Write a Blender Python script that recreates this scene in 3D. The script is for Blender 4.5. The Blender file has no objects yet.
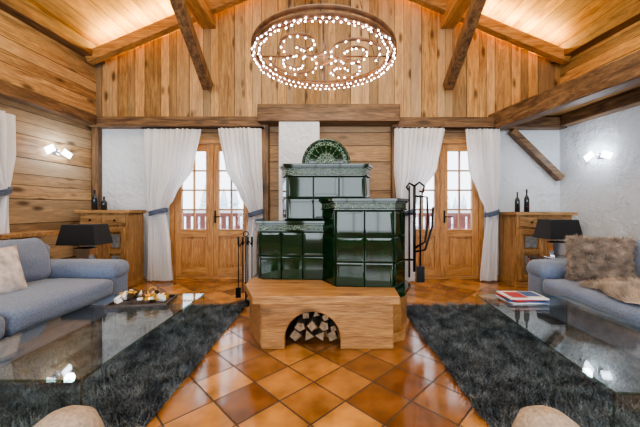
import bpy, bmesh, math, random
import numpy as np
from mathutils import Vector, Matrix, noise as mnoise
random.seed(7); np.random.seed(7)
scene = bpy.context.scene

# ---------------------------------------------------------------- materials
def newmat(name):
    m = bpy.data.materials.new(name); m.use_nodes = True
    nt = m.node_tree; nt.nodes.clear()
    out = nt.nodes.new('ShaderNodeOutputMaterial')
    return m, nt, out
def N(nt, t, **kw):
    n = nt.nodes.new(t)
    for k, v in kw.items():
        if k in n.inputs: n.inputs[k].default_value = v
        else: setattr(n, k, v)
    return n
def L(nt, a, b): nt.links.new(a, b)
def math_(nt, op, a, b=None, c=None):
    n = nt.nodes.new('ShaderNodeMath'); n.operation = op
    for i, v in enumerate((a, b, c)):
        if v is None: continue
        if isinstance(v, (int, float)): n.inputs[i].default_value = v
        else: nt.links.new(v, n.inputs[i])
    return n.outputs[0]
def mixc(nt, fac, a, b, mode='MIX'):
    n = nt.nodes.new('ShaderNodeMix'); n.data_type = 'RGBA'; n.blend_type = mode
    for idx, v in ((0, fac), (6, a), (7, b)):
        if isinstance(v, (int, float)): n.inputs[idx].default_value = v
        elif isinstance(v, tuple): n.inputs[idx].default_value = (v[0], v[1], v[2], 1)
        else: nt.links.new(v, n.inputs[idx])
    return n.outputs[2]
def c4(c): return (c[0], c[1], c[2], 1)
def s2l(r, g, b):
    f = lambda u: ((u/255+0.055)/1.055)**2.4 if u > 10 else u/255/12.92
    return (f(r), f(g), f(b))

def simple(name, col, rough=0.6, metal=0.0, noise=0.12, nscale=12, bump=0.0, coat=0.0, sheen=0.0):
    m, nt, out = newmat(name)
    p = N(nt, 'ShaderNodeBsdfPrincipled', Roughness=rough, Metallic=metal)
    p.inputs['Coat Weight'].default_value = coat
    p.inputs['Sheen Weight'].default_value = sheen
    tc = N(nt, 'ShaderNodeTexCoord')
    nz = N(nt, 'ShaderNodeTexNoise', Scale=nscale, Detail=4.0)
    L(nt, tc.outputs['Object'], nz.inputs['Vector'])
    mr = N(nt, 'ShaderNodeMapRange'); mr.inputs[1].default_value = 0.3; mr.inputs[2].default_value = 0.7
    L(nt, nz.outputs['Fac'], mr.inputs[0])
    c = mixc(nt, mr.outputs[0], tuple(x*(1-noise) for x in col), tuple(min(1, x*(1+noise)) for x in col))
    L(nt, c, p.inputs['Base Color'])
    if bump:
        b = N(nt, 'ShaderNodeBump', Strength=bump, Distance=0.02)
        L(nt, nz.outputs['Fac'], b.inputs['Height']); L(nt, b.outputs[0], p.inputs['Normal'])
    L(nt, p.outputs[0], out.inputs[0]); return m

def emis(name, col, s):
    m, nt, out = newmat(name)
    e = N(nt, 'ShaderNodeEmission', Color=c4(col), Strength=s)
    L(nt, e.outputs[0], out.inputs[0]); return m

def wood(name, c1, c2, grain='X', plank=None, rough=0.5, knots=0.5, var=0.3, gscale=1.0, gap=0.025, grey=0.0):
    m, nt, out = newmat(name)
    tc = N(nt, 'ShaderNodeTexCoord')
    vec = tc.outputs['Object']
    ax = 'XYZ'.index(grain)
    rnd = None; gapv = None
    if plank:
        pax, w = plank
        sep = N(nt, 'ShaderNodeSeparateXYZ'); L(nt, vec, sep.inputs[0])
        v = math_(nt, 'DIVIDE', sep.outputs['XYZ'.index(pax)], w)
        # planks of slightly different widths
        v = math_(nt, 'ADD', v, math_(nt, 'MULTIPLY', math_(nt, 'SINE', math_(nt, 'MULTIPLY', v, 1.7)), 0.28))
        fl = math_(nt, 'FLOOR', v)
        wn = N(nt, 'ShaderNodeTexWhiteNoise', noise_dimensions='1D'); L(nt, fl, wn.inputs['W'])
        rnd = wn.outputs['Value']
        fr = math_(nt, 'FRACT', v)
        d = math_(nt, 'ABSOLUTE', math_(nt, 'SUBTRACT', fr, 0.5))
        gapv = math_(nt, 'GREATER_THAN', d, 0.5-gap)
        comb = N(nt, 'ShaderNodeCombineXYZ')
        off = math_(nt, 'MULTIPLY', rnd, 37.0)
        for i in range(3): L(nt, off, comb.inputs[i])
        va = N(nt, 'ShaderNodeVectorMath', operation='ADD')
        L(nt, vec, va.inputs[0]); L(nt, comb.outputs[0], va.inputs[1]); vec = va.outputs[0]
    mp = N(nt, 'ShaderNodeMapping')
    sc = [9*gscale]*3; sc[ax] = 0.8*gscale
    mp.inputs['Scale'].default_value = sc
    L(nt, vec, mp.inputs[0])
    nz = N(nt, 'ShaderNodeTexNoise', Scale=1.6, Detail=7.0, Roughness=0.65, Distortion=1.1)
    L(nt, mp.outputs[0], nz.inputs['Vector'])
    nz2 = N(nt, 'ShaderNodeTexNoise', Scale=9.0, Detail=3.0, Roughness=0.6)
    L(nt, mp.outputs[0], nz2.inputs['Vector'])
    r = N(nt, 'ShaderNodeMapRange'); r.inputs[1].default_value = 0.34; r.inputs[2].default_value = 0.64
    L(nt, nz.outputs['Fac'], r.inputs[0])
    col = mixc(nt, r.outputs[0], c2, c1)
    fine = N(nt, 'ShaderNodeMapRange'); fine.inputs[1].default_value = 0.3; fine.inputs[2].default_value = 0.7
    fine.inputs[3].default_value = 0.6; fine.inputs[4].default_value = 1.15
    L(nt, nz2.outputs['Fac'], fine.inputs[0])
    col = mixc(nt, 1.0, col, fine.outputs[0], 'MULTIPLY')
    if grey and plank:
        wn2 = N(nt, 'ShaderNodeTexWhiteNoise', noise_dimensions='1D'); L(nt, math_(nt, 'ADD', fl, 91.3), wn2.inputs['W'])
        lum = sum(c1)/3
        col = mixc(nt, math_(nt, 'MULTIPLY', wn2.outputs['Value'], grey), col, (lum*1.0, lum*0.82, lum*0.58))
    if knots:
        mk = N(nt, 'ShaderNodeMapping'); sk = [6.0]*3; sk[ax] = 2.2; mk.inputs['Scale'].default_value = sk
        L(nt, vec, mk.inputs[0])
        vo = N(nt, 'ShaderNodeTexVoronoi', Scale=1.0); L(nt, mk.outputs[0], vo.inputs['Vector'])
        kr = N(nt, 'ShaderNodeMapRange'); kr.inputs[1].default_value = 0.10; kr.inputs[2].default_value = 0.25
        kr.inputs[3].default_value = knots; kr.inputs[4].default_value = 0.0
        L(nt, vo.outputs['Distance'], kr.inputs[0])
        col = mixc(nt, kr.outputs[0], col, tuple(x*0.2 for x in c2))
    if plank:
        pr = N(nt, 'ShaderNodeMapRange'); pr.inputs[3].default_value = 1-var; pr.inputs[4].default_value = 1+var*0.45
        L(nt, rnd, pr.inputs[0])
        col = mixc(nt, 1.0, col, pr.outputs[0], 'MULTIPLY')
        col = mixc(nt, math_(nt, 'MULTIPLY', gapv, 0.85), col, tuple(x*0.12 for x in c2))
    p = N(nt, 'ShaderNodeBsdfPrincipled', Roughness=rough)
    L(nt, col, p.inputs['Base Color'])
    b = N(nt, 'ShaderNodeBump', Strength=0.45, Distance=0.012)
    h = nz2.outputs['Fac']
    if plank: h = math_(nt, 'SUBTRACT', h, math_(nt, 'MULTIPLY', gapv, 2.0))
    L(nt, h, b.inputs['Height']); L(nt, b.outputs[0], p.inputs['Normal'])
    L(nt, p.outputs[0], out.inputs[0]); return m

honey1, honey2 = s2l(220,176,114), s2l(156,110,62)
dark1, dark2 = s2l(142,110,78), s2l(74,54,38)
mid1, mid2 = s2l(196,152,98), s2l(142,100,58)
M_upper = wood('upper_planks', honey1, honey2, 'Z', ('X', 0.17), var=0.45, grey=0.6, knots=0.85)
M_leftw = wood('left_planks', s2l(202,166,120), s2l(140,104,68), 'Y', ('Z', 0.2), var=0.38, grey=0.7, knots=0.8)
M_ctr = wood('centre_planks', mid1, mid2, 'X', ('Z', 0.3), var=0.25, grey=0.5)
M_ceil = wood('ceiling_planks', s2l(226,178,104), s2l(172,120,62), 'Y', ('X', 0.16), var=0.35, grey=0.3)
M_soff = wood('soffit_planks', mid1, mid2, 'Y', ('X', 0.16), var=0.3)
M_rupper = wood('right_upper_planks', honey1, honey2, 'Y', ('Z', 0.18), var=0.35, grey=0.6, knots=0.8)
BX, BY, BZ = [wood('beam_'+a, dark1, dark2, a, None, knots=0.5) for a in 'XYZ']
LX, LY, LZ = [wood('light_beam_'+a, mid1, mid2, a, None, knots=0.4) for a in 'XYZ']
DX, DZ = [wood('door_wood_'+a, s2l(214,162,102), s2l(170,114,62), a, None, rough=0.35, knots=0.3) for a in 'XZ']
CX, CZ = [wood('cabinet_wood_'+a, s2l(200,158,106), s2l(138,100,60), a, None, rough=0.45, knots=0.6, gscale=1.5) for a in 'XZ']
OX, OZ = [wood('bench_wood_'+a, s2l(206,154,94), s2l(154,104,56), a, None, rough=0.4, knots=0.6, gscale=1.3) for a in 'XZ']

def plaster(name, col):
    m, nt, out = newmat(name)
    tc = N(nt, 'ShaderNodeTexCoord')
    n1 = N(nt, 'ShaderNodeTexNoise', Scale=2.6, Detail=10.0, Roughness=0.68); L(nt, tc.outputs['Object'], n1.inputs['Vector'])
    c = mixc(nt, n1.outputs['Fac'], tuple(x*0.84 for x in col), col)
    p = N(nt, 'ShaderNodeBsdfPrincipled', Roughness=0.9); L(nt, c, p.inputs['Base Color'])
    b = N(nt, 'ShaderNodeBump', Strength=1.0, Distance=0.14); L(nt, n1.outputs['Fac'], b.inputs['Height']); L(nt, b.outputs[0], p.inputs['Normal'])
    L(nt, p.outputs[0], out.inputs[0]); return m
M_plaster = plaster('white_plaster', (0.82, 0.87, 0.92))

def floor_mat():
    m, nt, out = newmat('terracotta_tiles')
    tc = N(nt, 'ShaderNodeTexCoord')
    mp = N(nt, 'ShaderNodeMapping'); mp.inputs['Rotation'].default_value = (0, 0, math.radians(45))
    mp.inputs['Location'].default_value = (0.08, 0.05, 0)
    L(nt, tc.outputs['Object'], mp.inputs[0])
    br = N(nt, 'ShaderNodeTexBrick', offset=0.0, offset_frequency=1, squash=1.0)
    br.inputs['Scale'].default_value = 1.0
    br.inputs['Brick Width'].default_value = 0.275; br.inputs['Row Height'].default_value = 0.275
    br.inputs['Mortar Size'].default_value = 0.006; br.inputs['Mortar Smooth'].default_value = 0.3
    br.inputs['Color1'].default_value = c4(s2l(214,152,86)); br.inputs['Color2'].default_value = c4(s2l(126,80,44))
    br.inputs['Mortar'].default_value = c4(s2l(78,60,46))
    L(nt, mp.outputs[0], br.inputs['Vector'])
    n1 = N(nt, 'ShaderNodeTexNoise', Scale=5.0, Detail=6.0); L(nt, tc.outputs['Object'], n1.inputs['Vector'])
    mr = N(nt, 'ShaderNodeMapRange'); mr.inputs[1].default_value = 0.3; mr.inputs[2].default_value = 0.7; mr.inputs[3].default_value = 0.55; mr.inputs[4].default_value = 1.2
    L(nt, n1.outputs['Fac'], mr.inputs[0])
    c = mixc(nt, 1.0, br.outputs['Color'], mr.outputs[0], 'MULTIPLY')
    p = N(nt, 'ShaderNodeBsdfPrincipled', Roughness=0.28); L(nt, c, p.inputs['Base Color'])
    r = math_(nt, 'ADD', math_(nt, 'MULTIPLY', n1.outputs['Fac'], 0.2), 0.03)
    L(nt, math_(nt, 'ADD', r, math_(nt, 'MULTIPLY', br.outputs['Fac'], 0.5)), p.inputs['Roughness'])
    p.inputs['Coat Weight'].default_value = 0.25; p.inputs['Coat Roughness'].default_value = 0.08
    b = N(nt, 'ShaderNodeBump', Strength=0.5, Distance=0.01)
    L(nt, math_(nt, 'SUBTRACT', math_(nt, 'MULTIPLY', n1.outputs['Fac'], 0.3), br.outputs['Fac']), b.inputs['Height']); L(nt, b.outputs[0], p.inputs['Normal'])
    L(nt, p.outputs[0], out.inputs[0]); return m
M_floor = floor_mat()

M_tile = simple('green_glaze', (0.003, 0.024, 0.007), rough=0.06, noise=0.5, nscale=9, coat=0.2)
M_grout = simple('stove_grout', (0.02, 0.035, 0.02), rough=0.8)
def lace_mat():
    m, nt, out = newmat('lace_glaze')
    tc = N(nt, 'ShaderNodeTexCoord')
    vo = N(nt, 'ShaderNodeTexVoronoi', Scale=34.0, feature='DISTANCE_TO_EDGE'); L(nt, tc.outputs['Object'], vo.inputs['Vector'])
    mr = N(nt, 'ShaderNodeMapRange'); mr.inputs[1].default_value = 0.02; mr.inputs[2].default_value = 0.08; mr.inputs[3].default_value = 1; mr.inputs[4].default_value = 0
    L(nt, vo.outputs['Distance'], mr.inputs[0])
    c = mixc(nt, mr.outputs[0], (0.004, 0.030, 0.010), (0.32, 0.42, 0.30))
    p = N(nt, 'ShaderNodeBsdfPrincipled', Roughness=0.15); L(nt, c, p.inputs['Base Color'])
    b = N(nt, 'ShaderNodeBump', Strength=0.5, Distance=0.01); L(nt, mr.outputs[0], b.inputs['Height']); L(nt, b.outputs[0], p.inputs['Normal'])
    L(nt, p.outputs[0], out.inputs[0]); return m
M_lace = lace_mat()
M_iron = simple('black_iron', (0.012, 0.012, 0.013), rough=0.4, metal=0.6)
M_chrome = simple('chrome', (0.7, 0.7, 0.72), rough=0.15, metal=1.0, noise=0.02)
M_sofa = simple('blue_grey_fabric', s2l(112,126,152), rough=0.95, noise=0.16, nscale=70, bump=0.3, sheen=0.3)
M_black = simple('black_shade', (0.012, 0.012, 0.014), rough=0.7)
M_bark = simple('bark', (0.12, 0.08, 0.05), rough=0.9, noise=0.4, nscale=30, bump=0.5)
M_logend = simple('log_end', (0.32, 0.22, 0.13), rough=0.85, noise=0.45, nscale=30)
M_niche = simple('niche_brick', (0.05, 0.035, 0.025), rough=0.95)  # plain dark brown lining of the firewood niche
M_fur = simple('taupe_fur', s2l(160,144,130), rough=1.0, noise=0.6, nscale=14, bump=0.9, sheen=0.5)
M_fur2 = simple('throw_fur', s2l(196,180,164), rough=1.0, noise=0.5, nscale=9, bump=0.9, sheen=0.5)
M_pouf = simple('pouf_fabric', s2l(180,164,148), rough=0.95, noise=0.25, nscale=60, bump=0.4)
M_pillow = simple('pillow_beige', s2l(200,190,184), rough=0.95, noise=0.4, nscale=14, bump=0.2)
M_bottle = simple('dark_bottle', (0.01, 0.02, 0.03), rough=0.1, coat=0.5)
M_tie = simple('blue_grey_tie', s2l(88,100,122), rough=0.9)
M_inset = simple('blue_grey_inset', s2l(128,132,138), rough=0.7, noise=0.3, nscale=20)
M_gold = simple('gold_ribbon', s2l(214,170,80), rough=0.3, metal=0.8)
M_white = simple('paper_white', (0.75, 0.75, 0.75), rough=0.5)
M_red = simple('mag_red', s2l(170,50,50), rough=0.4)
M_blue = simple('mag_blue', s2l(60,90,140), rough=0.4)
M_dkwood = simple('dark_table', s2l(60,44,34), rough=0.3)
M_snow = simple('snow', (0.85, 0.88, 0.92), rough=0.9)
M_rail = simple('red_brown_rail', s2l(134,78,70), rough=0.7)
M_tree = simple('snowy_fir', s2l(200,208,212), rough=0.9, noise=0.25, nscale=2)
M_led = emis('led_strip', (1.0, 0.60, 0.15), 190)
M_bulb = emis('fairy_bulb', (1.0, 0.82, 0.84), 60)
M_sconce = emis('sconce_glow', (0.82, 0.90, 1.0), 12)

def glass(name, tint, refl=1.0):
    """thin clear glass: Schlick reflection + tinted transmission"""
    m, nt, out = newmat(name)
    t = N(nt, 'ShaderNodeBsdfTransparent', Color=c4(tint))
    g = N(nt, 'ShaderNodeBsdfGlossy', Roughness=0.015, Color=(1, 1, 1, 1))
    geo = N(nt, 'ShaderNodeNewGeometry')
    dp = N(nt, 'ShaderNodeVectorMath', operation='DOT_PRODUCT')
    L(nt, geo.outputs['Incoming'], dp.inputs[0]); L(nt, geo.outputs['Normal'], dp.inputs[1])
    cs = math_(nt, 'ABSOLUTE', dp.outputs['Value'])
    f = math_(nt, 'POWER', math_(nt, 'SUBTRACT', 1.0, cs), 5.0)
    f = math_(nt, 'MULTIPLY', math_(nt, 'ADD', math_(nt, 'MULTIPLY', f, 0.96), 0.04), refl)
    mx = N(nt, 'ShaderNodeMixShader')
    L(nt, f, mx.inputs[0]); L(nt, t.outputs[0], mx.inputs[1]); L(nt, g.outputs[0], mx.inputs[2])
    L(nt, mx.outputs[0], out.inputs[0]); return m
M_glass = glass('table_glass', (0.965, 0.99, 0.98), 1.0)
M_gedge = glass('glass_edge', (0.42, 0.60, 0.54), 1.5)
M_pane = glass('window_glass', (0.98, 0.99, 1.0), 0.8)

def curtain_mat():
    m, nt, out = newmat('white_curtain')
    tc = N(nt, 'ShaderNodeTexCoord')
    nz = N(nt, 'ShaderNodeTexNoise', Scale=60.0, Detail=2.0); L(nt, tc.outputs['Object'], nz.inputs['Vector'])
    c = mixc(nt, nz.outputs['Fac'], (0.90, 0.90, 0.92), (0.96, 0.96, 0.98))
    d = N(nt, 'ShaderNodeBsdfDiffuse'); t = N(nt, 'ShaderNodeBsdfTranslucent')
    L(nt, c, d.inputs[0]); L(nt, c, t.inputs[0])
    mx = N(nt, 'ShaderNodeMixShader'); mx.inputs[0].default_value = 0.33
    L(nt, d.outputs[0], mx.inputs[1]); L(nt, t.outputs[0], mx.inputs[2])
    L(nt, mx.outputs[0], out.inputs[0]); return m
M_curt = curtain_mat()

def rug_mat():
    m, nt, out = newmat('shag_grey')
    tc = N(nt, 'ShaderNodeTexCoord')
    n1 = N(nt, 'ShaderNodeTexNoise', Scale=11.0, Detail=3.0); n2 = N(nt, 'ShaderNodeTexNoise', Scale=90.0, Detail=1.0)
    L(nt, tc.outputs['Object'], n1.inputs['Vector']); L(nt, tc.outputs['Object'], n2.inputs['Vector'])
    mr = N(nt, 'ShaderNodeMapRange'); mr.inputs[1].default_value = 0.40; mr.inputs[2].default_value = 0.62
    L(nt, math_(nt, 'ADD', math_(nt, 'MULTIPLY', n1.outputs['Fac'], 0.5), math_(nt, 'MULTIPLY', n2.outputs['Fac'], 0.5)), mr.inputs[0])
    c = mixc(nt, mr.outputs[0], s2l(40,48,54), s2l(140,150,158))
    p = N(nt, 'ShaderNodeBsdfPrincipled', Roughness=0.5); L(nt, c, p.inputs['Base Color'])
    L(nt, p.outputs[0], out.inputs[0]); return m
M_rug = rug_mat()

# ---------------------------------------------------------------- builder
class B:
    def __init__(s, name): s.name = name; s.v = []; s.f = []; s.m = []; s.fm = []; s.sm = []
    def add(s, vs, fs, mat, smooth=False, M=None):
        if mat not in s.m: s.m.append(mat)
        mi = s.m.index(mat); o = len(s.v)
        for v in vs:
            v = Vector(v)
            if M is not None: v = M @ v
            s.v.append(v)
        for f in fs:
            s.f.append([i+o for i in f]); s.fm.append(mi); s.sm.append(smooth)
        return s
    def box(s, x0, x1, y0, y1, z0, z1, mat, M=None):
        vs = [(x0,y0,z0),(x1,y0,z0),(x1,y1,z0),(x0,y1,z0),(x0,y0,z1),(x1,y0,z1),(x1,y1,z1),(x0,y1,z1)]
        return s.add(vs, [(0,3,2,1),(4,5,6,7),(0,1,5,4),(1,2,6,5),(2,3,7,6),(3,0,4,7)], mat, M=M)
    def prism(s, poly, z0, z1, mat, M=None):
        n = len(poly)
        vs = [(x,y,z0) for x,y in poly]+[(x,y,z1) for x,y in poly]
        fs = [tuple(range(n))[::-1], tuple(range(n, 2*n))]+[(i,(i+1)%n,n+(i+1)%n,n+i) for i in range(n)]
        return s.add(vs, fs, mat, M=M)
    def prism_xz(s, poly, y0, y1, mat, M=None):
        n = len(poly)
        vs = [(x,y0,z) for x,z in poly]+[(x,y1,z) for x,z in poly]
        fs = [tuple(range(n)), tuple(range(n, 2*n))[::-1]]+[(i,(i+1)%n,n+(i+1)%n,n+i) for i in range(n)]
        return s.add(vs, fs, mat, M=M)
    def beam(s, p0, p1, w, h, mat, up=(0,0,1)):
        p0, p1 = Vector(p0), Vector(p1); d = (p1-p0); l = d.length; d.normalize()
        r = d.cross(Vector(up)).normalized(); u = r.cross(d)
        vs = []
        for q in (p0, p1):
            for a, b in ((-1,-1),(1,-1),(1,1),(-1,1)):
                vs.append(q + r*a*w/2 + u*b*h/2)
        return s.add(vs, [(0,1,2,3),(7,6,5,4),(0,4,5,1),(1,5,6,2),(2,6,7,3),(3,7,4,0)], mat)
    def tube(s, path, r, mat, n=8, closed=False):
        path = [Vector(p) for p in path]; k = len(path)
        rs = r if isinstance(r, (list, tuple)) else [r]*k
        vs = []; 
        prev = None
        for i, p in enumerate(path):
            if closed: t = path[(i+1) % k]-path[i-1]
            else: t = path[min(i+1, k-1)]-path[max(i-1, 0)]
            t.normalize()
            if prev is None:
                a = Vector((0,0,1)) if abs(t.z) < 0.9 else Vector((1,0,0))
                u = t.cross(a).normalized()
            else:
                u = (prev - t*prev.dot(t)).normalized()
            prev = u; w = t.cross(u)
            for j in range(n):
                an = 2*math.pi*j/n
                vs.append(p+(u*math.cos(an)+w*math.sin(an))*rs[i])
        fs = []
        for i in range(k if closed else k-1):
            for j in range(n):
                a = i*n+j; b = i*n+(j+1) % n; c = ((i+1) % k)*n+(j+1) % n; d = ((i+1) % k)*n+j
                fs.append((a,b,c,d))
        if not closed: fs += [tuple(range(n))[::-1], tuple(range((k-1)*n, k*n))]
        return s.add(vs, fs, mat, smooth=True)
    def cyl(s, p0, p1, r, mat, n=16, r1=None): return s.tube([p0, p1], [r, r if r1 is None else r1], mat, n)
    def lathe(s, prof, c, mat, n=24, M=None):
        vs = []; fs = []
        for r, z in prof:
            for j in range(n):
                a = 2*math.pi*j/n; vs.append((c[0]+r*math.cos(a), c[1]+r*math.sin(a), c[2]+z))
        for i in range(len(prof)-1):
            for j in range(n):
                fs.append((i*n+j, i*n+(j+1) % n, (i+1)*n+(j+1) % n, (i+1)*n+j))
        return s.add(vs, fs, mat, smooth=True, M=M)
    def soft(s, c, size, r, mat, bulge=0.0, M=None, k=10, nz=0.0):
        bm = bmesh.new(); bmesh.ops.create_cube(bm, size=2.0)
        bmesh.ops.subdivide_edges(bm, edges=bm.edges[:], cuts=k, use_grid_fill=True)
        hs = Vector(size)/2; vs = []; inner = Vector([max(h-r, 0.001) for h in hs])
        for v in bm.verts:
            q = v.co
            q = Vector([math.copysign(1-(1-abs(a))**1.4, a) for a in q])
            p = Vector([q[i]*hs[i] for i in range(3)])
            cl = Vector([max(-inner[i], min(inner[i], p[i])) for i in range(3)])
            d = p-cl
            if d.length > 1e-6: p = cl+d.normalized()*min(r, d.length)
            if bulge:
                ux, uy, uz = [max(-1, min(1, p[i]/hs[i])) for i in range(3)]
                mn = min(range(3), key=lambda i: size[i])
                o = [i for i in range(3) if i != mn]
                uu = [ux, uy, uz]
                p[mn] += math.copysign(1, p[mn])*abs(uu[mn])*bulge*(1-uu[o[0]]**2)*(1-uu[o[1]]**2)
            if nz: p += mnoise.noise_vector(p*7+Vector(c))*nz
            vs.append(p)
        fs = [[w.index for w in f.verts] for f in bm.faces]
        T = Matrix.Translation(c)
        if M is not None: T = T @ M
        s.add(vs, fs, mat, smooth=True, M=T); bm.free(); return s
    def fur(s, n, ln, w, mat, sag=0.5):
        fcs = [f for f in s.f if len(f) == 4]; vs = []; fs = []
        for _ in range(n):
            f = random.choice(fcs); a, b_, c, d = [s.v[i] for i in f]
            u, v = random.random(), random.random()
            p = a.lerp(b_, u).lerp(d.lerp(c, u), v)
            nn = (c-a).cross(d-b_)
            if nn.length < 1e-9: continue
            nn.normalize()
            if nn.dot(p-s.center) < 0: nn = -nn
            rv = Vector((random.uniform(-1,1), random.uniform(-1,1), random.uniform(-1,1)))
            sd = nn.cross(rv).normalized()*w; l = ln*random.uniform(0.5, 1.2)
            tip = p+(nn+rv*0.6+Vector((0,0,-sag))).normalized()*l
            k = len(vs); vs += [p-sd, p+sd, tip]; fs.append((k, k+1, k+2))
        return s.add(vs, fs, mat)
    def done(s, bevel=0.0, segs=2, recalc=True):
        me = bpy.data.meshes.new(s.name); me.from_pydata([tuple(v) for v in s.v], [], s.f)
        for m in s.m: me.materials.append(m)
        me.polygons.foreach_set('material_index', s.fm); me.polygons.foreach_set('use_smooth', s.sm)
        if recalc:
            bm = bmesh.new(); bm.from_mesh(me); bmesh.ops.recalc_face_normals(bm, faces=bm.faces[:]); bm.to_mesh(me); bm.free()
        ob = bpy.data.objects.new(s.name, me); scene.collection.objects.link(ob)
        if bevel:
            md = ob.modifiers.new('bevel', 'BEVEL'); md.width = bevel; md.segments = segs; md.limit_method = 'ANGLE'; md.angle_limit = math.radians(50)
        return ob

# ---------------------------------------------------------------- room
W = 3.71; D = 4.8
def roofz(x): return 5.23-0.42*abs(x)
def rotabout(px, py, ang): return Matrix.Translation((px,py,0)) @ Matrix.Rotation(ang, 4, 'Z') @ Matrix.Translation((-px,-py,0))
ML = rotabout(-W, D, -math.atan(0.06)); MR = rotabout(W, D, math.atan(0.10)); MB = rotabout(2.62, D, math.atan(0.18))

B('floor').box(-5.2, 5.2, -3, D+0.1, -0.1, 0, M_floor).done()

b = B('wall_back')
dl0, dl1, dr0, dr1, dz = -2.53, -1.19, 1.15, 2.49, 2.24
b.box(-W-0.1, dl0, D, D+0.2, 0, 2.45, M_plaster)
b.box(dl1, dr0, D, D+0.2, 0, 2.45, M_ctr)
b.box(dr1, W+0.1, D, D+0.2, 0, 2.45, M_plaster)
b.box(dl0, dl1, D, D+0.2, dz, 2.45, M_ctr); b.box(dr0, dr1, D, D+0.2, dz, 2.45, M_ctr)
b.prism_xz([(-W-0.1, 2.45), (W+0.1, 2.45), (W+0.1, roofz(W+0.1)), (0, 5.23), (-W-0.1, roofz(W+0.1))], D, D+0.2, M_upper)
b.done()
B('wall_left').box(-W-0.2, -W, -3, D+0.1, 0, 3.75, M_leftw, M=ML).done()
b = B('wall_right'); b.box(W, W+0.2, -3, D+0.1, 0, 2.6, M_plaster, M=MR); b.box(W, W+0.2, -3, D+0.1, 2.6, 3.75, M_rupper, M=MR); b.done()
b = B('wall_front_unseen'); y0, y1 = -3.2, -3.0; zb, zt = 0.35, 2.75  # unseen wall behind the camera, added to structure reflections in the stove glaze
b.box(-5.2, 5.2, y0, y1, 0, zb, M_plaster)
for xa, xb in ((-5.2, -3.9), (-1.55, -1.15), (1.15, 1.55), (3.9, 5.2)): b.box(xa, xb, y0, y1, zb, zt, M_plaster)
b.prism_xz([(-5.2, zt), (5.2, zt), (5.2, roofz(5.2)), (0, 5.23), (-5.2, roofz(5.2))], y0, y1, M_upper); b.done()
for k, (xa, xb) in enumerate(((-3.9, -1.55), (-1.15, 1.15), (1.55, 3.9))):  # unseen windows added to give the glaze distinct highlights
    b = B('window_%d' % (k+2)); ya, yb = -3.14, -3.08
    n = 3
    for i in range(n+1):
        x = xa+(xb-xa-0.06)*i/n; b.box(x, x+0.06, ya, yb, zb, zt, DZ)
    for z in (zb, 1.5, zt-0.06): b.box(xa, xb, ya+0.005, yb-0.005, z, z+0.06, DX)
    b.done(0.004)
b = B('ceiling')
for sg in (-1, 1):
    b.prism_xz([(0, 5.23), (sg*5.3, roofz(5.3)), (sg*5.3, roofz(5.3)+0.1), (0, 5.33)], -3.2, D+0.2, M_ceil)
b.done()
B('soffit_ceiling').prism([(2.62, D), (3.8, D), (4.7, -2), (4.0, -2)], 2.58, 2.62, M_soff).done()

# beams
B('trim_1').box(-W, -1.02, D-0.16, D, 2.40, 2.56, BX).done(0.012)
B('trim_2').box(1.08, W, D-0.16, D, 2.38, 2.55, BX).done(0.012)
B('mantel_beam').box(-1.06, 1.08, D-0.32, D, 2.44, 2.70, BX).done(0.015)
B('trim_3').box(-W-0.02, -W+0.16, -3, D, 3.44, 3.64, BY, M=ML).done(0.012)
B('trim_4').box(-W-0.02, -W+0.14, -3, D-0.16, 2.42, 2.58, BY, M=ML).done(0.012)
B('trim_5').box(W-0.14, W+0.02, -3, D-0.16, 2.40, 2.58, BY, M=MR).done(0.012)
B('trim_6').box(W-0.16, W+0.02, -3, D, 3.44, 3.64, BY, M=MR).done(0.012)
B('tie_beam').box(2.54, 2.74, -1, D-0.01, 2.36, 2.62, BY, M=MB).done(0.015)
B('corner_post').box(-W, -W+0.1, D-0.1, D, 0, 2.42, BZ).done(0.008)
for i, x in enumerate((-1.06, 1.0)):
    B('post').box(x, x+0.13, D-0.13, D, 0, 2.45, BZ).done(0.01)
for sg in (-1, 1):
    B('purlin').box(sg*1.9-0.11, sg*1.9+0.11, -3, D, 4.0, 4.26, LY).done(0.012)
    B('diagonal_brace').beam((sg*1.88, D-0.09, 3.03), (sg*1.88, 3.35, 4.02), 0.14, 0.15, BZ).done(0.012)
    for y in (4.60, 3.1, 1.6):
        if y > 4:
            B('rafter').beam((sg*0.1, y, roofz(0.1)-0.26), (sg*3.68, y, roofz(3.68)-0.26), 0.12, 0.16, LX).done(0.01)
        else:
            B('rafter').beam((sg*0.1, y, roofz(0.1)-0.09), (sg*3.75, y, roofz(3.75)-0.09), 0.14, 0.16, LX).done(0.01)
    for (xa, xb) in ((0.4, 1.75), (2.05, 3.5)):
        B('led_light_strip').beam((sg*xa, 4.60, roofz(xa)-0.165), (sg*xb, 4.60, roofz(xb)-0.165), 0.03, 0.02, M_led).done()
B('wall_brace').beam((2.88, D-0.08, 2.36), (3.66, D-0.08, 1.60), 0.10, 0.11, BX, up=(0,1,0)).done(0.01)
B('chimney_breast').box(-0.74, -0.13, 4.5, D, 0, 2.44, M_plaster).done(0.01)

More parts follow.
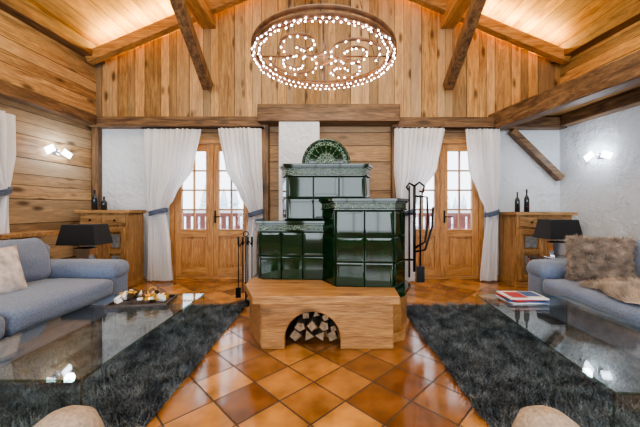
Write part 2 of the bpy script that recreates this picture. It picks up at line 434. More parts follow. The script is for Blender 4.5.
# doors
def door(name, x0, x1):
    b = B(name); y0, y1 = D+0.02, D+0.12; fw = 0.07
    b.box(x0, x0+fw, y0-0.03, y1, 0, dz, DZ); b.box(x1-fw, x1, y0-0.03, y1, 0, dz, DZ); b.box(x0+fw, x1-fw, y0-0.03, y1, dz-fw, dz, DX)
    b.box(x0+fw, x1-fw, y0, y1, 0, 0.04, DX)
    xm = (x0+x1)/2
    for a, c in ((x0+fw, xm), (xm, x1-fw)):
        a += 0.004; c -= 0.004; st = 0.10
        zt = dz-fw-0.005; zb = 0.045
        b.box(a, a+st, y0, y1-0.04, zb, zt, DZ); b.box(c-st, c, y0, y1-0.04, zb, zt, DZ)
        b.box(a+st, c-st, y0, y1-0.04, zt-0.11, zt, DX); b.box(a+st, c-st, y0, y1-0.04, 0.68, 0.80, DX); b.box(a+st, c-st, y0, y1-0.04, zb, 0.18, DX)
        b.box(a+st, c-st, y0+0.03, y0+0.05, 0.18, 0.68, DZ)
        b.box(a+st+0.04, c-st-0.04, y0+0.012, y0+0.04, 0.23, 0.63, DZ)
        g0, g1 = 0.80, zt-0.11
        b.box(a+st, c-st, y0+0.03, y0+0.036, g0, g1, M_pane)
        mx = (a+c)/2
        b.box(mx-0.013, mx+0.013, y0+0.012, y0+0.05, g0, g1, DZ)
        for i in range(1, 4):
            z = g0+(g1-g0)*i/4
            b.box(a+st, c-st, y0+0.014, y0+0.048, z-0.013, z+0.013, DX)
    b.box(xm-0.025, xm+0.025, y0-0.02, y0, 0.045, dz-fw, DZ)
    b.cyl((xm+0.05, y0-0.05, 1.0), (xm+0.05, y0, 1.0), 0.01, M_iron); b.cyl((xm+0.05, y0-0.05, 1.0), (xm+0.16, y0-0.05, 1.0), 0.009, M_iron)
    b.box(xm+0.035, xm+0.065, y0-0.006, y0, 0.9, 1.1, M_iron)
    b.done(0.004)
door('door_1', dl0, dl1); door('door_2', dr0, dr1)
B('baseboard_back').box(-0.13, 1.0, D-0.02, D, 0, 0.1, CX).done(0.003)

# outside
B('balcony_deck').box(-8, 8, D+0.2, 7.0, -0.15, -0.02, M_snow).done()
b = B('balcony_railing')
for i in range(90):
    x = -7+i*0.155; b.box(x, x+0.1, 6.6, 6.63, 0.1, 0.95, M_rail)
b.box(-7, 7, 6.55, 6.68, 0.95, 1.03, M_rail); b.box(-7, 7, 6.58, 6.66, 0.02, 0.1, M_rail); b.box(-7, 7, 6.55, 6.68, 1.03, 1.10, M_snow)
b.done()
B('snow_ground').box(-60, 60, 7.0, 90, -3.2, -3.0, M_snow).done()
b = B('fir_trees')
for i in range(26):
    x = random.uniform(-34, 34); y = random.uniform(36, 52); h = random.uniform(5, 8)
    for k in range(4):
        z0 = -3+h*0.2*k+0.5; r = h*0.24*(1-k*0.2)
        b.lathe([(r, 0), (r*0.5, h*0.18), (0.02, h*0.34)], (x, y, z0), M_tree, 10)
b.done()

# ---------------------------------------------------------------- curtains
def interp(lv, z):
    for (z0, a0, b0), (z1, a1, b1) in zip(lv, lv[1:]):
        if z <= z0 and z >= z1:
            t = (z0-z)/(z0-z1); t = t*t*(3-2*t)*0.5+t*0.5
            return a0+(a1-a0)*t, b0+(b1-b0)*t
    return lv[-1][1], lv[-1][2]
def curtain(lv, y, M=None, folds=8, tie=True, ph=0.0):
    b = B('curtain'); nu, nv = 110, 60; zt, zb = lv[0][0], lv[-1][0]
    vs = []; fs = []
    w0 = lv[0][2]-lv[0][1]
    for j in range(nv+1):
        z = zt+(zb-zt)*j/nv; xl, xr = interp(lv, z)
        amp = 0.028+0.02*(w0/(max(xr-xl, 0.1)))**0.5*(0.4 if z > zt-0.1 else 1)
        amp = min(amp, 0.055)
        for i in range(nu+1):
            u = i/nu; uw = u+0.02*math.sin(u*17+ph*3)
            yy = y+amp*math.sin(2*math.pi*folds*uw+ph+0.5*math.sin(z*2.1+u*3))*(0.65+0.35*math.sin(u*11+ph))+0.012*math.sin(z*5+u*9)
            vs.append((xl+(xr-xl)*u, yy, z))
    for j in range(nv):
        for i in range(nu):
            a = j*(nu+1)+i; fs.append((a, a+1, a+nu+2, a+nu+1))
    b.add(vs, fs, M_curt, True, M)
    if tie:
        tz, a, c = lv[tie]
        pts = [((a+c)/2+(c-a)/2*1.06*math.cos(t), y+0.075*math.sin(t), tz+0.03*math.cos(t)) for t in [2*math.pi*i/24 for i in range(24)]]
        if M is not None: pts = [M @ Vector(p) for p in pts]
        for dzz in (-0.022, 0, 0.022):
            b.tube([Vector(p)+Vector((0,0,dzz)) for p in pts], 0.015, M_tie, 6, True)
    b.done(recalc=False)
CY = 4.63
curtain([(2.36,-2.82,-1.96),(1.75,-2.82,-2.07),(1.34,-2.80,-2.34),(1.08,-2.74,-2.50),(0.6,-2.77,-2.42),(0.02,-2.79,-2.38)], CY, tie=3, folds=10)
curtain([(2.36,-1.68,-1.02),(1.75,-1.58,-1.01),(1.34,-1.37,-1.0),(1.06,-1.20,-1.0),(0.6,-1.27,-1.0),(0.02,-1.29,-0.99)], CY-0.05, tie=3, ph=1, folds=9)
curtain([(2.36,1.02,1.80),(1.75,1.02,1.68),(1.34,1.05,1.40),(1.06,1.09,1.29),(0.6,1.06,1.31),(0.02,1.04,1.33)], CY-0.05, tie=3, ph=2, folds=10)
curtain([(2.36,2.12,2.64),(1.75,2.17,2.64),(1.34,2.32,2.63),(1.06,2.44,2.62),(0.6,2.38,2.60),(0.02,2.34,2.60)], CY, tie=3, ph=3, folds=8)
for x0, x1 in ((-2.86,-0.98),(1.0,2.7)):
    B('curtain_rod').cyl((x0, CY-0.02, 2.37), (x1, CY-0.02, 2.37), 0.012, M_iron).done()
MC = Matrix.Translation((-3.82, 3.15, 0)) @ Matrix.Rotation(math.radians(93.5), 4, 'Z')
curtain([(2.24,-0.35,0.42),(1.8,-0.25,0.40),(1.5,-0.05,0.35),(1.32,0.12,0.32),(0.9,0.02,0.33),(0.55,0.0,0.34)], -0.13, M=MC, folds=6, tie=3)
b = B('window_1'); Mw = ML
b.box(-W, -W+0.03, 1.6, 2.9, 0.9, 0.97, DX, M=Mw); b.box(-W, -W+0.03, 1.6, 2.9, 2.1, 2.17, DX, M=Mw)
for y in (1.6, 2.22, 2.83): b.box(-W, -W+0.03, y, y+0.07, 0.97, 2.1, DZ, M=Mw)
b.box(-W, -W+0.012, 1.67, 2.83, 0.97, 2.1, M_pane, M=Mw); b.done(0.004)
B('window_sill').box(-W, -W+0.3, 2.0, 3.9, 0.80, 0.85, CX, M=ML).done(0.006)

# ---------------------------------------------------------------- stove
def ccw(poly):
    a = sum(poly[i][0]*poly[(i+1) % len(poly)][1]-poly[(i+1) % len(poly)][0]*poly[i][1] for i in range(len(poly)))
    return poly if a > 0 else poly[::-1]
def offs(poly, d):
    poly = ccw(poly); n = len(poly); out = []
    for i in range(n):
        p0, p1, p2 = Vector(poly[i-1]), Vector(poly[i]), Vector(poly[(i+1) % n])
        e1 = (p1-p0).normalized(); e2 = (p2-p1).normalized()
        n1 = Vector((e1.y, -e1.x)); n2 = Vector((e2.y, -e2.x))
        bis = (n1+n2); bis.normalize(); k = d/max(0.3, bis.dot(n1)); out.append(tuple(p1+bis*k))
    return out
def tiled(b, poly, z0, z1, rows, tw=0.24):
    poly = ccw(poly); n = len(poly)
    b.prism(poly, z0, z1, M_grout)
    hz = (z1-z0)/rows
    for i in range(n):
        p, q = Vector(poly[i]), Vector(poly[(i+1) % n]); e = q-p; l = e.length; e.normalize(); nn = Vector((e.y, -e.x))
        if nn.y > 0.5: continue
        cols = max(1, round(l/tw)); cw = l/cols; g = 0.0022
        for c in range(cols):
            for r in range(rows):
                a0, a1 = c*cw+g, (c+1)*cw-g; h0, h1 = z0+r*hz+g, z0+(r+1)*hz-g
                tl = random.uniform(-0.002, 0.002); tl2 = random.uniform(-0.002, 0.002)
                vs = []
                for dpt, ins in ((0.0, 0.0), (0.011, 0.0), (0.0155, 0.004), (0.0175, 0.012), (0.0180, 0.03)):
                    for kx, (s_, h_) in enumerate(((a0+ins, h0+ins), (a1-ins, h0+ins), (a1-ins, h1-ins), (a0+ins, h1-ins))):
                        dd = dpt+(tl if kx in (0, 3) else -tl)+(tl2 if kx < 2 else -tl2)
                        pt = p+e*s_+nn*dd; vs.append((pt.x, pt.y, h_))
                fs = []
                for k in range(4):
                    for j in range(4): fs.append((k*4+j, k*4+(j+1) % 4, (k+1)*4+(j+1) % 4, (k+1)*4+j))
                fs.append((16, 17, 18, 19)); b.add(vs, fs, M_tile, smooth=False)
def cornice(b, poly, z, h=0.10):
    b.prism(offs(poly, 0.030), z, z+0.014, M_tile)
    b.prism(offs(poly, 0.022), z+0.014, z+h-0.035, M_lace)
    b.prism(offs(poly, 0.036), z+h-0.035, z+h-0.020, M_tile)
    b.prism(offs(poly, 0.052), z+h-0.020, z+h+0.006, M_tile)
stove = B('tiled_stove')
YB = 3.85
pR = [(-0.04,2.95),(0.07,2.70),(0.58,2.66),(0.72,2.86),(0.72,YB),(-0.04,YB)]
pL = [(-0.74,3.18),(-0.67,2.97),(-0.04,2.95),(-0.04,YB),(-0.74,YB)]
pT = [(-0.48,3.28),(-0.42,3.12),(0.38,3.12),(0.44,3.28),(0.44,YB),(-0.48,YB)]
tiled(stove, pL, 0.42, 0.91, 2); cornice(stove, pL, 0.91)
tiled(stove, pR, 0.42, 1.12, 3); cornice(stove, pR, 1.12)
tiled(stove, pT, 1.02, 1.47, 2, 0.23); cornice(stove, pT, 1.47, 0.12)
tiled(stove, [(-0.77,3.2),(-0.70,2.94),(-0.2,2.92),(-0.2,YB),(-0.77,YB)], 0.08, 0.40, 1)
cx, cy, cz, R = -0.02, 3.42, 1.596, 0.26
def arc(rx, rz, z0, n=28): return [(cx+rx*math.cos(t), z0+rz*math.sin(t)) for t in [math.pi*i/n for i in range(n+1)]]
pts = arc(R, R*1.05, cz+0.04)
stove.prism_xz([(cx+R, cz)]+pts+[(cx-R, cz)], cy-0.03, cy+0.05, M_tile)
stove.prism_xz(arc(R*0.93, R*0.98, cz+0.045), cy-0.04, cy-0.02, M_lace)
stove.prism_xz(arc(R*0.76, R*0.80, cz+0.045), cy-0.05, cy-0.02, M_tile)
stove.prism_xz(arc(R*0.42, R*0.46, cz+0.045), cy-0.06, cy-0.02, M_lace)
for i in range(2, 28, 3):
    t = math.pi*i/28
    stove.tube([(cx+R*0.44*math.cos(t), cy-0.052, cz+0.045+R*0.48*math.sin(t)), (cx+R*0.74*math.cos(t), cy-0.052, cz+0.045+R*0.78*math.sin(t))], 0.006, M_lace, 6)
stove.tube([(x, cy-0.035, z) for x, z in pts], 0.016, M_tile, 8)
for i in range(1, 28, 2):
    x, z = pts[i]; stove.lathe([(0.0, -0.014), (0.012, -0.006), (0.012, 0.006), (0.0, 0.014)], (x, cy-0.05, z), M_lace, 8)
stove.box(cx-R-0.05, cx+R+0.05, cy-0.07, cy+0.09, cz-0.02, cz+0.03, M_tile)
stove.prism([(0.50,2.52),(0.66,2.58),(0.77,2.84),(0.77,YB),(-0.78,YB),(-0.78,3.2),(-0.2,2.9),(-0.2,2.7)], 0, 0.08, OX)
stove.prism([(0.55,2.56),(0.64,2.62),(0.75,2.86),(0.75,YB),(0.1,YB),(0.1,2.7)], 0.08, 0.40, OX)
stove.prism([(0.55,2.52),(0.66,2.58),(0.78,2.84),(0.78,YB),(-0.79,YB),(-0.79,3.16),(-0.2,2.9)], 0.38, 0.42, M_tile)
stove.done(0.003)

bench = B('stove_bench')
slab = [(-0.76,3.05),(-0.76,2.76),(-0.60,2.37),(0.57,2.37),(0.585,2.64),(0.07,2.67),(-0.06,2.92),(-0.64,2.94),(-0.68,3.05)]
bench.prism(ccw(slab), 0.375, 0.442, OX)
ac, ar, ah = -0.125, 0.225, 0.30
arch = [(ac-ar, 0)]+[(ac-ar*math.cos(t), 0.08+(ah-0.08)*math.sin(t)) for t in [math.pi*i/20 for i in range(21)]]+[(ac+ar, 0)]
bench.prism_xz([(-0.54, 0)]+arch+[(0.53, 0), (0.53, 0.375), (-0.54, 0.375)], 2.42, 2.48, OX)
bench.beam((-0.53, 2.46, 0.1875), (-0.71, 2.80, 0.1875), 0.05, 0.375, OX)
bench.beam((-0.71, 2.80, 0.1875), (-0.71, 2.92, 0.1875), 0.05, 0.375, OX)
bench.box(0.49, 0.53, 2.48, 2.55, 0, 0.375, OX)
bench.box(-0.40, 0.15, 2.86, 2.88, 0, 0.37, M_niche)
bench.box(-0.42, -0.38, 2.48, 2.88, 0, 0.37, M_niche); bench.box(0.13, 0.17, 2.48, 2.88, 0, 0.37, M_niche)
bench.done(0.008)
logs = B('firewood_logs')
for (lx, lz, lr) in ((-0.28,0.055,0.058),(-0.165,0.055,0.056),(-0.06,0.052,0.052),(0.035,0.052,0.050),(-0.235,0.145,0.048),(-0.135,0.150,0.050),(-0.035,0.145,0.048),(0.045,0.13,0.034),(-0.19,0.226,0.038),(-0.10,0.235,0.040),(-0.02,0.222,0.036)):
    n = random.choice((3, 4, 4, 5)); ph = random.random()*6; y0 = 2.50+random.uniform(0, 0.08)
    pr = [(lx+lr*random.uniform(0.85, 1.1)*math.cos(ph+2*math.pi*i/n), max(0.004, lz+lr*random.uniform(0.85, 1.1)*math.sin(ph+2*math.pi*i/n))) for i in range(n)]
    logs.prism_xz(pr, y0+0.004, y0+0.28, M_bark)
    logs.prism_xz([(lx+(x-lx)*0.88, lz+(z-lz)*0.88) for x, z in pr], y0, y0+0.01, M_logend)
logs.done()

def tools(x, y, h, w):
    b = B('fireplace_tool_stand')
    b.lathe([(0.0,0.0),(0.11,0.0),(0.11,0.015),(0.03,0.03),(0.012,0.05)], (x, y, 0), M_iron)
    b.cyl((x, y, 0.03), (x, y, h), 0.009, M_iron)
    b.tube([(x-w, y, h-0.12), (x-w*0.5, y, h-0.06), (x, y, h-0.08), (x+w*0.5, y, h-0.06), (x+w, y, h-0.12)], 0.006, M_iron)
    b.tube([(x+0.03*math.cos(t), y, h+0.03+0.03*math.sin(t)) for t in [2*math.pi*i/16 for i in range(16)]], 0.006, M_iron, 6, True)
    for i, dx in enumerate((-w, -w*0.35, w*0.4, w)):
        b.cyl((x+dx, y-0.03, 0.14), (x+dx, y-0.03, h-0.05), 0.006, M_iron)
        b.cyl((x+dx, y-0.03, h-0.1), (x+dx, y-0.03, h), 0.011, M_iron)
    b.box(x-w-0.03, x-w+0.03, y-0.04, y-0.03, 0.08, 0.2, M_iron)
    b.lathe([(0.0,0),(0.035,0.0),(0.03,0.1),(0.0,0.12)], (x+w, y-0.03, 0.08), M_iron, 12)
    b.tube([(x+w*0.4, y-0.03, 0.14), (x+w*0.4, y-0.05, 0.1), (x+w*0.4, y-0.1, 0.11)], 0.007, M_iron)
    b.done()
tools(-0.98, 3.58, 0.80, 0.08)
# wrought-iron rack bracketed to the stove's side
b = B('wrought_iron_rack'); x = 0.87; y = 3.02
b.cyl((x, y, 0.50), (x, y, 1.36), 0.014, M_iron)
for z in (0.62, 1.08): b.cyl((0.735, y, z), (x, y, z), 0.010, M_iron)
b.tube([(x, y, 1.36), (x+0.05, y, 1.40), (x+0.10, y, 1.36), (x+0.09, y, 1.30), (x+0.05, y, 1.31)], 0.011, M_iron)
b.tube([(x, y, 1.36), (x-0.05, y, 1.39), (x-0.08, y, 1.35), (x-0.05, y, 1.31)], 0.011, M_iron)
b.tube([(x, y, 1.26), (x+0.12, y-0.02, 1.25), (x+0.13, y-0.02, 1.0), (x+0.10, y-0.02, 0.80), (x, y-0.02, 0.74)], 0.011, M_iron)
b.tube([(x, y, 0.70), (x+0.1, y-0.02, 0.72), (x+0.17, y-0.02, 0.95), (x+0.18, y-0.02, 1.15)], 0.011, M_iron)
b.cyl((x+0.05, y-0.03, 0.55), (x+0.05, y-0.03, 1.27), 0.009, M_iron)
b.box(x+0.01, x+0.09, y-0.04, y-0.03, 0.40, 0.56, M_iron)
b.cyl((x-0.06, y-0.03, 0.45), (x-0.06, y-0.03, 1.36), 0.009, M_iron)
b.done()

# ---------------------------------------------------------------- cabinets
def cabinet(x0, x1, y0, y1, h):
    b = B('wooden_cabinet')
    b.box(x0-0.04, x1+0.04, y0-0.05, y1, h-0.045, h, CX)
    b.box(x0, x1, y0, y1, 0.07, h-0.045, CZ)
    b.box(x0-0.02, x1+0.02, y0-0.025, y1, 0, 0.07, CX)
    n = 2; m = (x1-x0)/n
    for i in range(n):
        a, c = x0+i*m+0.03, x0+(i+1)*m-0.03
        b.box(a, c, y0-0.02, y0, h-0.22, h-0.07, CX)
        b.cyl(((a+c)/2, y0-0.045, h-0.145), ((a+c)/2, y0-0.02, h-0.145), 0.014, M_iron)
        b.box(a, a+0.06, y0-0.022, y0, 0.1, h-0.25, CZ); b.box(c-0.06, c, y0-0.022, y0, 0.1, h-0.25, CZ)
        b.box(a+0.06, c-0.06, y0-0.022, y0, 0.1, 0.17, CX); b.box(a+0.06, c-0.06, y0-0.022, y0, h-0.32, h-0.25, CX); b.box(a+0.06, c-0.06, y0-0.022, y0, 0.48, 0.54, CX)
        b.box(a+0.085, c-0.085, y0-0.014, y0, 0.20, 0.45, M_inset)
        b.box(a+0.085, c-0.085, y0-0.014, y0, 0.57, h-0.35, M_inset)
    b.done(0.006)
cabinet(-3.58, -2.88, 4.32, 4.69, 1.11)
cabinet(2.72, 3.52, 4.32, 4.78, 1.08)
def bottle(x, y, z, h, r):
    b = B('bottle'); b.lathe([(0,0),(r,0),(r,h*0.55),(r*0.85,h*0.64),(r*0.32,h*0.75),(r*0.3,h*0.97),(r*0.36,h*0.97),(r*0.36,h),(0,h)], (x, y, z), M_bottle); b.done()
bottle(2.84, 4.5, 1.08, 0.30, 0.034); bottle(2.98, 4.5, 1.08, 0.34, 0.036)
bottle(-3.50, 4.5, 1.11, 0.30, 0.04); bottle(-3.36, 4.5, 1.11, 0.20, 0.04)

# ---------------------------------------------------------------- sofas
def sofa(sg):
    b = B('sofa'); X = lambda x: sg*x
    def sf(x0, x1, y0, y1, z0, z1, r, bul=0, nz=0.008, M=None, k=14):
        b.soft((sg*(x0+x1)/2, (y0+y1)/2, (z0+z1)/2), (x1-x0, y1-y0, z1-z0), r, M_sofa, bul, M, k, nz)
    sf(2.20, 3.12, 0.62, 3.18, 0.06, 0.28, 0.03, nz=0.003)
    sf(2.92, 3.16, 0.62, 3.20, 0.10, 0.78, 0.08)
    for (a, c) in ((2.0, 2.98), (0.88, 1.98)):
        sf(2.10, 2.98, a, c, 0.27, 0.45, 0.06, 0.03, nz=0.012)
        sf(2.72, 2.97, a, c, 0.42, 0.85, 0.10, 0.06, nz=0.022, M=Matrix.Rotation(sg*math.radians(8), 4, 'Y'))
    for (a, c) in ((2.98, 3.24), (0.58, 0.86)):
        sf(2.14, 3.10, a, c, 0.06, 0.50, 0.05, nz=0.004)
        sf(2.12, 3.06, a-0.03, c+0.03, 0.40, 0.60, 0.095, 0.0)
    for x in (2.28, 3.04):
        for y in (0.72, 3.10): b.cyl((X(x), y, 0), (X(x), y, 0.08), 0.025, M_dkwood, r1=0.03)
    b.done()
sofa(-1); sofa(1)
def pillow(name, c, w, h, t, mat, rz, tilt, nz=0.0, fur=0):
    b = B(name)
    M = Matrix.Rotation(rz, 4, 'Z') @ Matrix.Rotation(tilt, 4, 'Y')
    vs = []; fs = []; n = 24
    for side in (1, -1):
        for i in range(n+1):
            for j in range(n+1):
                u, v = i/n*2-1, j/n*2-1
                th = t/2*((1-u**4)*(1-v**4))**0.6
                pin = 1+0.06*(u*u*v*v)
                p = Vector((side*th, u*w/2*pin, v*h/2*pin))
                if nz: p += mnoise.noise_vector(p*16+Vector((side, 0, 0)))*nz*(0.3+((1-u**4)*(1-v**4)))
                vs.append(p)
    m = (n+1)*(n+1)
    for s_ in (0, 1):
        for i in range(n):
            for j in range(n):
                a = s_*m+i*(n+1)+j; fs.append((a, a+1, a+n+2, a+n+1))
    b.add(vs, fs, mat, True, Matrix.Translation(c) @ M)
    if fur: b.center = Vector(c); b.fur(fur, 0.04, 0.0026, mat, 0.5)
    return b.done(recalc=not fur)
pillow('patterned_cushion', (-2.60, 2.30, 0.64), 0.40, 0.38, 0.15, M_pillow, math.radians(-15), math.radians(-22))
pillow('fur_cushion', (2.48, 2.74, 0.665), 0.44, 0.40, 0.17, M_fur, math.radians(55), math.radians(16), 0.02, fur=16000)
b = B('fur_throw'); vs = []; fs = []; nx, ny = 50, 50
for i in range(nx+1):
    for j in range(ny+1):
        u, v = i/nx, j/ny
        x = 2.16+0.68*u+0.03*math.sin(v*9); yy = 1.70+0.90*v+0.04*math.sin(u*8)
        z = 0.505+0.022*math.sin(u*9+v*4)*math.sin(v*8)+0.008*random.random()
        if u > 0.75: z += (u-0.75)*0.9
        e = min(u, v, 1-v)*12
        if e < 1: z -= 0.03*(1-e)
        vs.append((x, yy, z))
for i in range(nx):
    for j in range(ny):
        a = i*(ny+1)+j; fs.append((a, a+1, a+ny+2, a+ny+1))
b.add(vs, fs, M_fur2, True); b.center = Vector((2.5, 2.1, -3)); b.fur(26000, 0.045, 0.0026, M_fur2, 0.1); b.done(recalc=False)

# ---------------------------------------------------------------- side tables + lamps
def side_table(x, y, h):
    b = B('side_table'); w = 0.22
    b.box(x-w, x+w, y-w, y+w, h-0.03, h, M_dkwood)
    for sx in (-1, 1):
        for sy in (-1, 1): b.box(x+sx*(w-0.02)-0.015, x+sx*(w-0.02)+0.015, y+sy*(w-0.02)-0.015, y+sy*(w-0.02)+0.015, 0, h-0.03, M_chrome)
    b.box(x-w+0.02, x+w-0.02, y-w+0.02, y+w-0.02, 0.12, 0.14, M_dkwood)
    b.done(0.003)
def frustum(b, x, y, z0, z1, a0, b0, a1, b1, mat, M=None):
    vs = [(x-a0,y-b0,z0),(x+a0,y-b0,z0),(x+a0,y+b0,z0),(x-a0,y+b0,z0),(x-a1,y-b1,z1),(x+a1,y-b1,z1),(x+a1,y+b1,z1),(x-a1,y+b1,z1)]
    b.add(vs, [(0,1,5,4),(1,2,6,5),(2,3,7,6),(3,0,4,7),(4,5,6,7),(0,3,2,1)], mat)
def table_lamp(x, y, z, zs, zt, w):
    b = B('table_lamp')
    frustum(b, x, y, z, z+0.02, 0.11, 0.08, 0.11, 0.08, M_chrome)
    frustum(b, x, y, z+0.02, zs-0.05, 0.06, 0.04, 0.10, 0.05, M_chrome)
    frustum(b, x, y, zs-0.05, zs-0.03, 0.11, 0.06, 0.04, 0.03, M_chrome)
    b.cyl((x, y, zs-0.04), (x, y, zs+0.03), 0.012, M_chrome)
    frustum(b, x, y, zs, zt, w, 0.15, w*0.80, 0.12, M_black)
    b.done(0.004)
side_table(-2.96, 3.66, 0.46); table_lamp(-2.96, 3.66, 0.461, 0.70, 0.94, 0.235)
side_table(2.80, 3.66, 0.52); table_lamp(2.80, 3.66, 0.521, 0.77, 1.0, 0.20)

# ---------------------------------------------------------------- glass coffee tables
def gbox(b, x0, x1, y0, y1, z0, z1, M, thin):
    vs = [(x0,y0,z0),(x1,y0,z0),(x1,y1,z0),(x0,y1,z0),(x0,y0,z1),(x1,y0,z1),(x1,y1,z1),(x0,y1,z1)]
    F = {'z': [(0,3,2,1),(4,5,6,7)], 'y': [(0,1,5,4),(2,3,7,6)], 'x': [(1,2,6,5),(3,0,4,7)]}
    for k, f in F.items(): b.add(vs, f, M_glass if k == thin else M_gedge, M=M)
def glass_table(x0, x1, y0, y1, h, M=None):
    b = B('glass_coffee_table'); t = 0.013
    gbox(b, x0, x1, y0, y1, h-t, h, M, 'z')
    gbox(b, x0, x1, y0, y0+t, 0.0, h-t, M, 'y'); gbox(b, x0, x1, y1-t, y1, 0.0, h-t, M, 'y')
    b.done()
glass_table(-1.88, -1.10, 1.33, 2.66, 0.38)
glass_table(1.25, 2.0, 1.24, 2.66, 0.38, rotabout(1.25, 1.95, -math.radians(5)))

b = B('magazine_stack')
for i, (m, a) in enumerate(((M_white, 5), (M_blue, -8), (M_red, 12), (M_white, -3))):
    Mx = Matrix.Translation((1.60, 2.48, 0.381+i*0.011)) @ Matrix.Rotation(math.radians(a), 4, 'Z')
    b.box(-0.15, 0.15, -0.11, 0.11, 0.0, 0.010, m, M=Mx)
Mx = Matrix.Translation((1.60, 2.48, 0.4255)) @ Matrix.Rotation(math.radians(-3), 4, 'Z')
b.box(-0.12, 0.0, -0.09, 0.07, 0, 0.001, M_red, M=Mx); b.box(0.01, 0.13, -0.05, 0.09, 0, 0.001, M_blue, M=Mx)
b.done()
b = B('centrepiece_tray'); cx_, cy_ = -1.48, 2.40; Mt = Matrix.Translation((cx_, cy_, 0.381)) @ Matrix.Rotation(0.15, 4, 'Z')
b.box(-0.22, 0.22, -0.12, 0.12, 0, 0.008, M_dkwood, M=Mt)
for a in ((-0.22,0.22,-0.12,-0.11),(-0.22,0.22,0.11,0.12),(-0.22,-0.21,-0.11,0.11),(0.21,0.22,-0.11,0.11)): b.box(*a, 0.008, 0.025, M_dkwood, M=Mt)
for i in range(30):
    px, py = random.uniform(-0.17, 0.17), random.uniform(-0.08, 0.08); s_ = random.uniform(0.014, 0.028)
    m = random.choice((M_gold, M_gold, M_white, M_dkwood, M_bark, M_white))
    Mi = Mt @ Matrix.Translation((px, py, 0.03+random.uniform(0, 0.06))) @ Matrix.Rotation(random.random()*3, 4, Vector((random.random(), random.random(), random.random())))
    b.box(-s_*1.2, s_*1.2, -s_*0.8, s_*0.8, -s_*0.5, s_*0.5, m, M=Mi)
for i in range(6):
    px, py = cx_+random.uniform(-0.14, 0.14), cy_+random.uniform(-0.06, 0.06); rr = random.uniform(0.02, 0.032); tl = random.random()*3
    b.tube([(px+rr*math.cos(t), py+rr*math.sin(t)*math.cos(tl), 0.465+rr*math.sin(t)*math.sin(tl)) for t in [6.283*k/12 for k in range(12)]], 0.006, M_gold, 6, True)
b.done(0.002)

# ---------------------------------------------------------------- rugs (long shag pile)
def rug(x0, x1, y0, y1, n):
    name = 'shag_rug'
    nt_ = 2200
    tx = np.random.uniform(x0+0.02, x1-0.02, nt_); ty = np.random.uniform(y0+0.02, y1-0.02, nt_)
    tl = np.random.uniform(0, 2*np.pi, nt_); tb = np.random.uniform(0.025, 0.07, nt_)
    k = np.random.randint(0, nt_, n)
    spread = 0.032
    px = np.clip(tx[k]+np.random.normal(0, spread, n), x0, x1); py = np.clip(ty[k]+np.random.normal(0, spread, n), y0, y1)
    ang = np.random.uniform(0, 2*np.pi, n)
    h = np.random.uniform(0.03, 0.075, n); ln = tb[k]; la = tl[k]+np.random.normal(0, 0.55, n)
    w = 0.0042
    v = np.zeros((n, 3, 3))
    v[:, 0, 0] = px-w*np.cos(ang); v[:, 0, 1] = py-w*np.sin(ang); v[:, 0, 2] = 0.006
    v[:, 1, 0] = px+w*np.cos(ang); v[:, 1, 1] = py+w*np.sin(ang); v[:, 1, 2] = 0.006
    v[:, 2, 0] = px+ln*np.cos(la); v[:, 2, 1] = py+ln*np.sin(la); v[:, 2, 2] = h
    base = [(x0,y0,0.001),(x1,y0,0.001),(x1,y1,0.001),(x0,y1,0.001),(x0,y0,0.008),(x1,y0,0.008),(x1,y1,0.008),(x0,y1,0.008)]
    bf = [(0,3,2,1),(4,5,6,7),(0,1,5,4),(1,2,6,5),(2,3,7,6),(3,0,4,7)]
    vs = base+v.reshape(-1, 3).tolist()
    fs = bf+(np.arange(3*n).reshape(-1, 3)+8).tolist()
    me = bpy.data.meshes.new(name); me.from_pydata(vs, [], fs); me.materials.append(M_rug)
    ob = bpy.data.objects.new(name, me); scene.collection.objects.link(ob)
rug(-2.5, -0.95, 0.8, 3.42, 130000)
rug(0.84, 2.5, 0.8, 3.42, 130000)

# ---------------------------------------------------------------- poufs
for x, y in ((-0.99, 1.12), (0.83, 1.12)):
    b = B('pouf')
    prof = [(0.0,0.03),(0.09,0.03),(0.115,0.07),(0.13,0.18),(0.125,0.27),(0.10,0.335),(0.06,0.365),(0.0,0.373)]
    b.lathe(prof, (x, y, 0), M_pouf, 28)
    b.lathe([(0.0,0.0),(0.09,0.0),(0.09,0.035),(0.0,0.035)], (x, y, 0), M_dkwood, 20)
    b.done()

# ---------------------------------------------------------------- chandelier
b = B('ring_chandelier'); bx, by, bz, R = -0.04, 3.0, 2.63, 0.69
M_vine = simple('chandelier_brown', s2l(116,80,50), rough=0.6, noise=0.4)
def circ(cx, cy, rx, ry, z, n=64):
    return [(cx+rx*math.cos(2*math.pi*i/n), cy+ry*math.sin(2*math.pi*i/n), z) for i in range(n)]
paths = [(circ(bx, by, R, R, bz, 72), 0.022, True), (circ(bx, by, R-0.06, R-0.06, bz+0.01, 66), 0.018, True), (circ(bx, by, R+0.0, R+0.0, bz+0.06), 0.020, True)]
def spiral(cx, cy, r0, r1, turns, a0, sg, n):
    return [(cx+(r0+(r1-r0)*i/n)*math.cos(a0+sg*turns*2*math.pi*i/n), cy+(r0+(r1-r0)*i/n)*math.sin(a0+sg*turns*2*math.pi*i/n), bz+0.01) for i in range(n+1)]
for (cx2, cy2, r0, r1, tu, a0, sg2, n) in ((bx-0.28, by+0.10, 0.08, 0.28, 1.5, 0.5, 1, 40), (bx+0.28, by-0.10, 0.08, 0.28, 1.5, 3.6, 1, 40), (bx-0.20, by-0.26, 0.06, 0.25, 1.3, 2.4, -1, 32), (bx+0.20, by+0.26, 0.06, 0.25, 1.3, 5.5, -1, 32)):
    paths.append((spiral(cx2, cy2, r0, r1, tu, a0, sg2, n), 0.015, False))
for p, r, c in paths: b.tube(p, r, M_vine, 8, c)
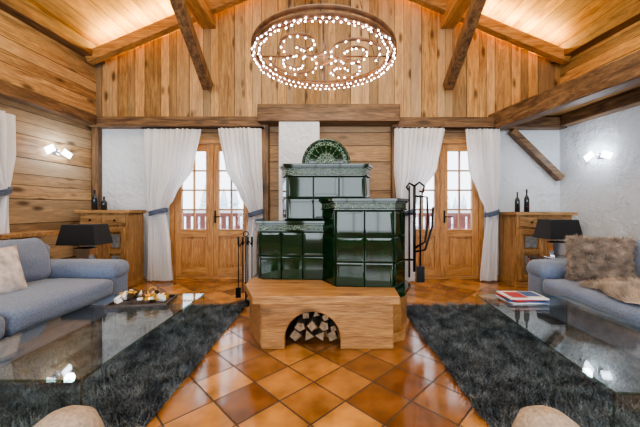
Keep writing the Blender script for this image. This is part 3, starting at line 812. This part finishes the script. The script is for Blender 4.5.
for i in range(12):
    t = 2*math.pi*i/12; b.cyl((bx+R*math.cos(t), by+R*math.sin(t), bz+0.01), (bx+(R-0.06)*math.cos(t), by+(R-0.06)*math.sin(t), bz+0.01), 0.008, M_vine)
for t in (0.0, math.pi/2):
    b.cyl((bx+R*math.cos(t), by+R*math.sin(t), bz+0.025), (bx-R*math.cos(t), by-R*math.sin(t), bz+0.025), 0.008, M_vine)
def bulb(p, r=0.0062):
    x, y, z = p; b.lathe([(0.001,-r),(r*0.75,-r*0.65),(r,0),(r*0.75,r*0.65),(0.001,r)], (x, y, z), M_bulb, 8)
for k, (p, r, c) in enumerate(paths):
    if k == 2: continue
    for i in range(0, len(p), 1 if k < 2 else 2):
        x, y, z = p[i]; bulb((x+random.uniform(-.012,.012), y+random.uniform(-.012,.012), z-r-0.005))
for i in range(3):
    t = 2*math.pi*i/3+0.5; b.cyl((bx+R*math.cos(t), by+R*math.sin(t), bz), (bx, by, 4.6), 0.003, M_iron, 6)
b.cyl((bx, by, 4.6), (bx, by, 5.2), 0.01, M_iron)
b.done()

# ---------------------------------------------------------------- sconces (two-lobed glass)
def sconce(Mx):
    b = B('wall_sconce')
    b.box(-0.05, 0.05, 0, 0.02, -0.04, 0.04, M_chrome, M=Mx)
    for s_ in (-1, 1):
        Ms = Mx @ Matrix.Translation((s_*0.12, 0.05, 0.012*s_)) @ Matrix.Rotation(s_*0.5, 4, 'Y')
        bb = [(-0.065,0,-0.03),(0.065,0,-0.045),(0.065,0,0.045),(-0.065,0,0.05),(-0.065,0.015,-0.03),(0.065,0.015,-0.045),(0.065,0.015,0.045),(-0.065,0.015,0.05)]
        b.add(bb, [(0,3,2,1),(4,5,6,7),(0,1,5,4),(1,2,6,5),(2,3,7,6),(3,0,4,7)], M_sconce, M=Ms)
    b.cyl(Mx @ Vector((-0.16,0.04,-0.03)), Mx @ Vector((0.16,0.04,0.03)), 0.008, M_chrome)
    b.done(0.004)
xl = -W-0.06*(D-4.12); xr = W+0.10*(D-4.1)
sconce(Matrix.Translation((xl, 4.12, 1.91)) @ Matrix.Rotation(math.radians(-90-3.4), 4, 'Z'))
sconce(Matrix.Translation((xr, 4.15, 1.86)) @ Matrix.Rotation(math.radians(90+5.7), 4, 'Z'))

# ---------------------------------------------------------------- lights
def light(kind, name, loc, e, col, size=None, rot=None, sy=None):
    l = bpy.data.lights.new(name, kind); l.energy = e; l.color = col
    if kind == 'AREA':
        l.size = size
        if sy: l.shape = 'RECTANGLE'; l.size_y = sy
    elif size: l.shadow_soft_size = size
    o = bpy.data.objects.new(name, l); o.location = loc
    if rot: o.rotation_euler = rot
    scene.collection.objects.link(o)
for x in (-2.72, 0, 2.72):
    light('AREA', 'window_fill_light', (x, -2.95, 1.55), 60, (0.86, 0.93, 1.0), 2.2, (math.radians(90), 0, 0), 2.3)  # added area lights that strengthen daylight from the unseen windows
light('AREA', 'warm_fill_light', (0, 2.0, 4.7), 160, (1.0, 0.87, 0.66), 2.5, (0, 0, 0), 3.0)  # added warm fill under the ridge; no fixture hangs there
light('POINT', 'ceiling_glow_fill', (-2.8, 3.4, 3.4), 26, (1.0, 0.74, 0.36), 0.15)  # added point lights without fixtures, turning the ceiling yellow on both sides
light('POINT', 'ceiling_glow_fill', (2.8, 3.4, 3.4), 26, (1.0, 0.74, 0.36), 0.15)
light('POINT', 'chandelier_light', (0, 3.0, 2.5), 22, (1.0, 0.88, 0.76), 0.3)
light('POINT', 'sconce_light', (xl+0.2, 4.12, 1.95), 9, (0.8, 0.9, 1.0), 0.06)
light('POINT', 'sconce_light', (xr-0.2, 4.15, 1.90), 9, (0.8, 0.9, 1.0), 0.06)

w = bpy.data.worlds.new('World'); scene.world = w; w.use_nodes = True
bg = w.node_tree.nodes['Background']; bg.inputs[0].default_value = (0.84, 0.91, 1.0, 1); bg.inputs[1].default_value = 4.4

# ---------------------------------------------------------------- camera
cam = bpy.data.cameras.new('Camera'); co = bpy.data.objects.new('Camera', cam); scene.collection.objects.link(co)
co.location = (0, 0, 1.14); co.rotation_euler = (math.radians(90), 0, 0)
cam.sensor_width = 36; cam.lens = 300*36/640; cam.shift_x = -8/640; cam.shift_y = -5.5/640; cam.clip_start = 0.05
scene.camera = co
try:
    scene.view_settings.view_transform = 'AgX'; scene.view_settings.look = 'AgX - Medium High Contrast'
    scene.view_settings.exposure = -0.05
except Exception as e: print(e)
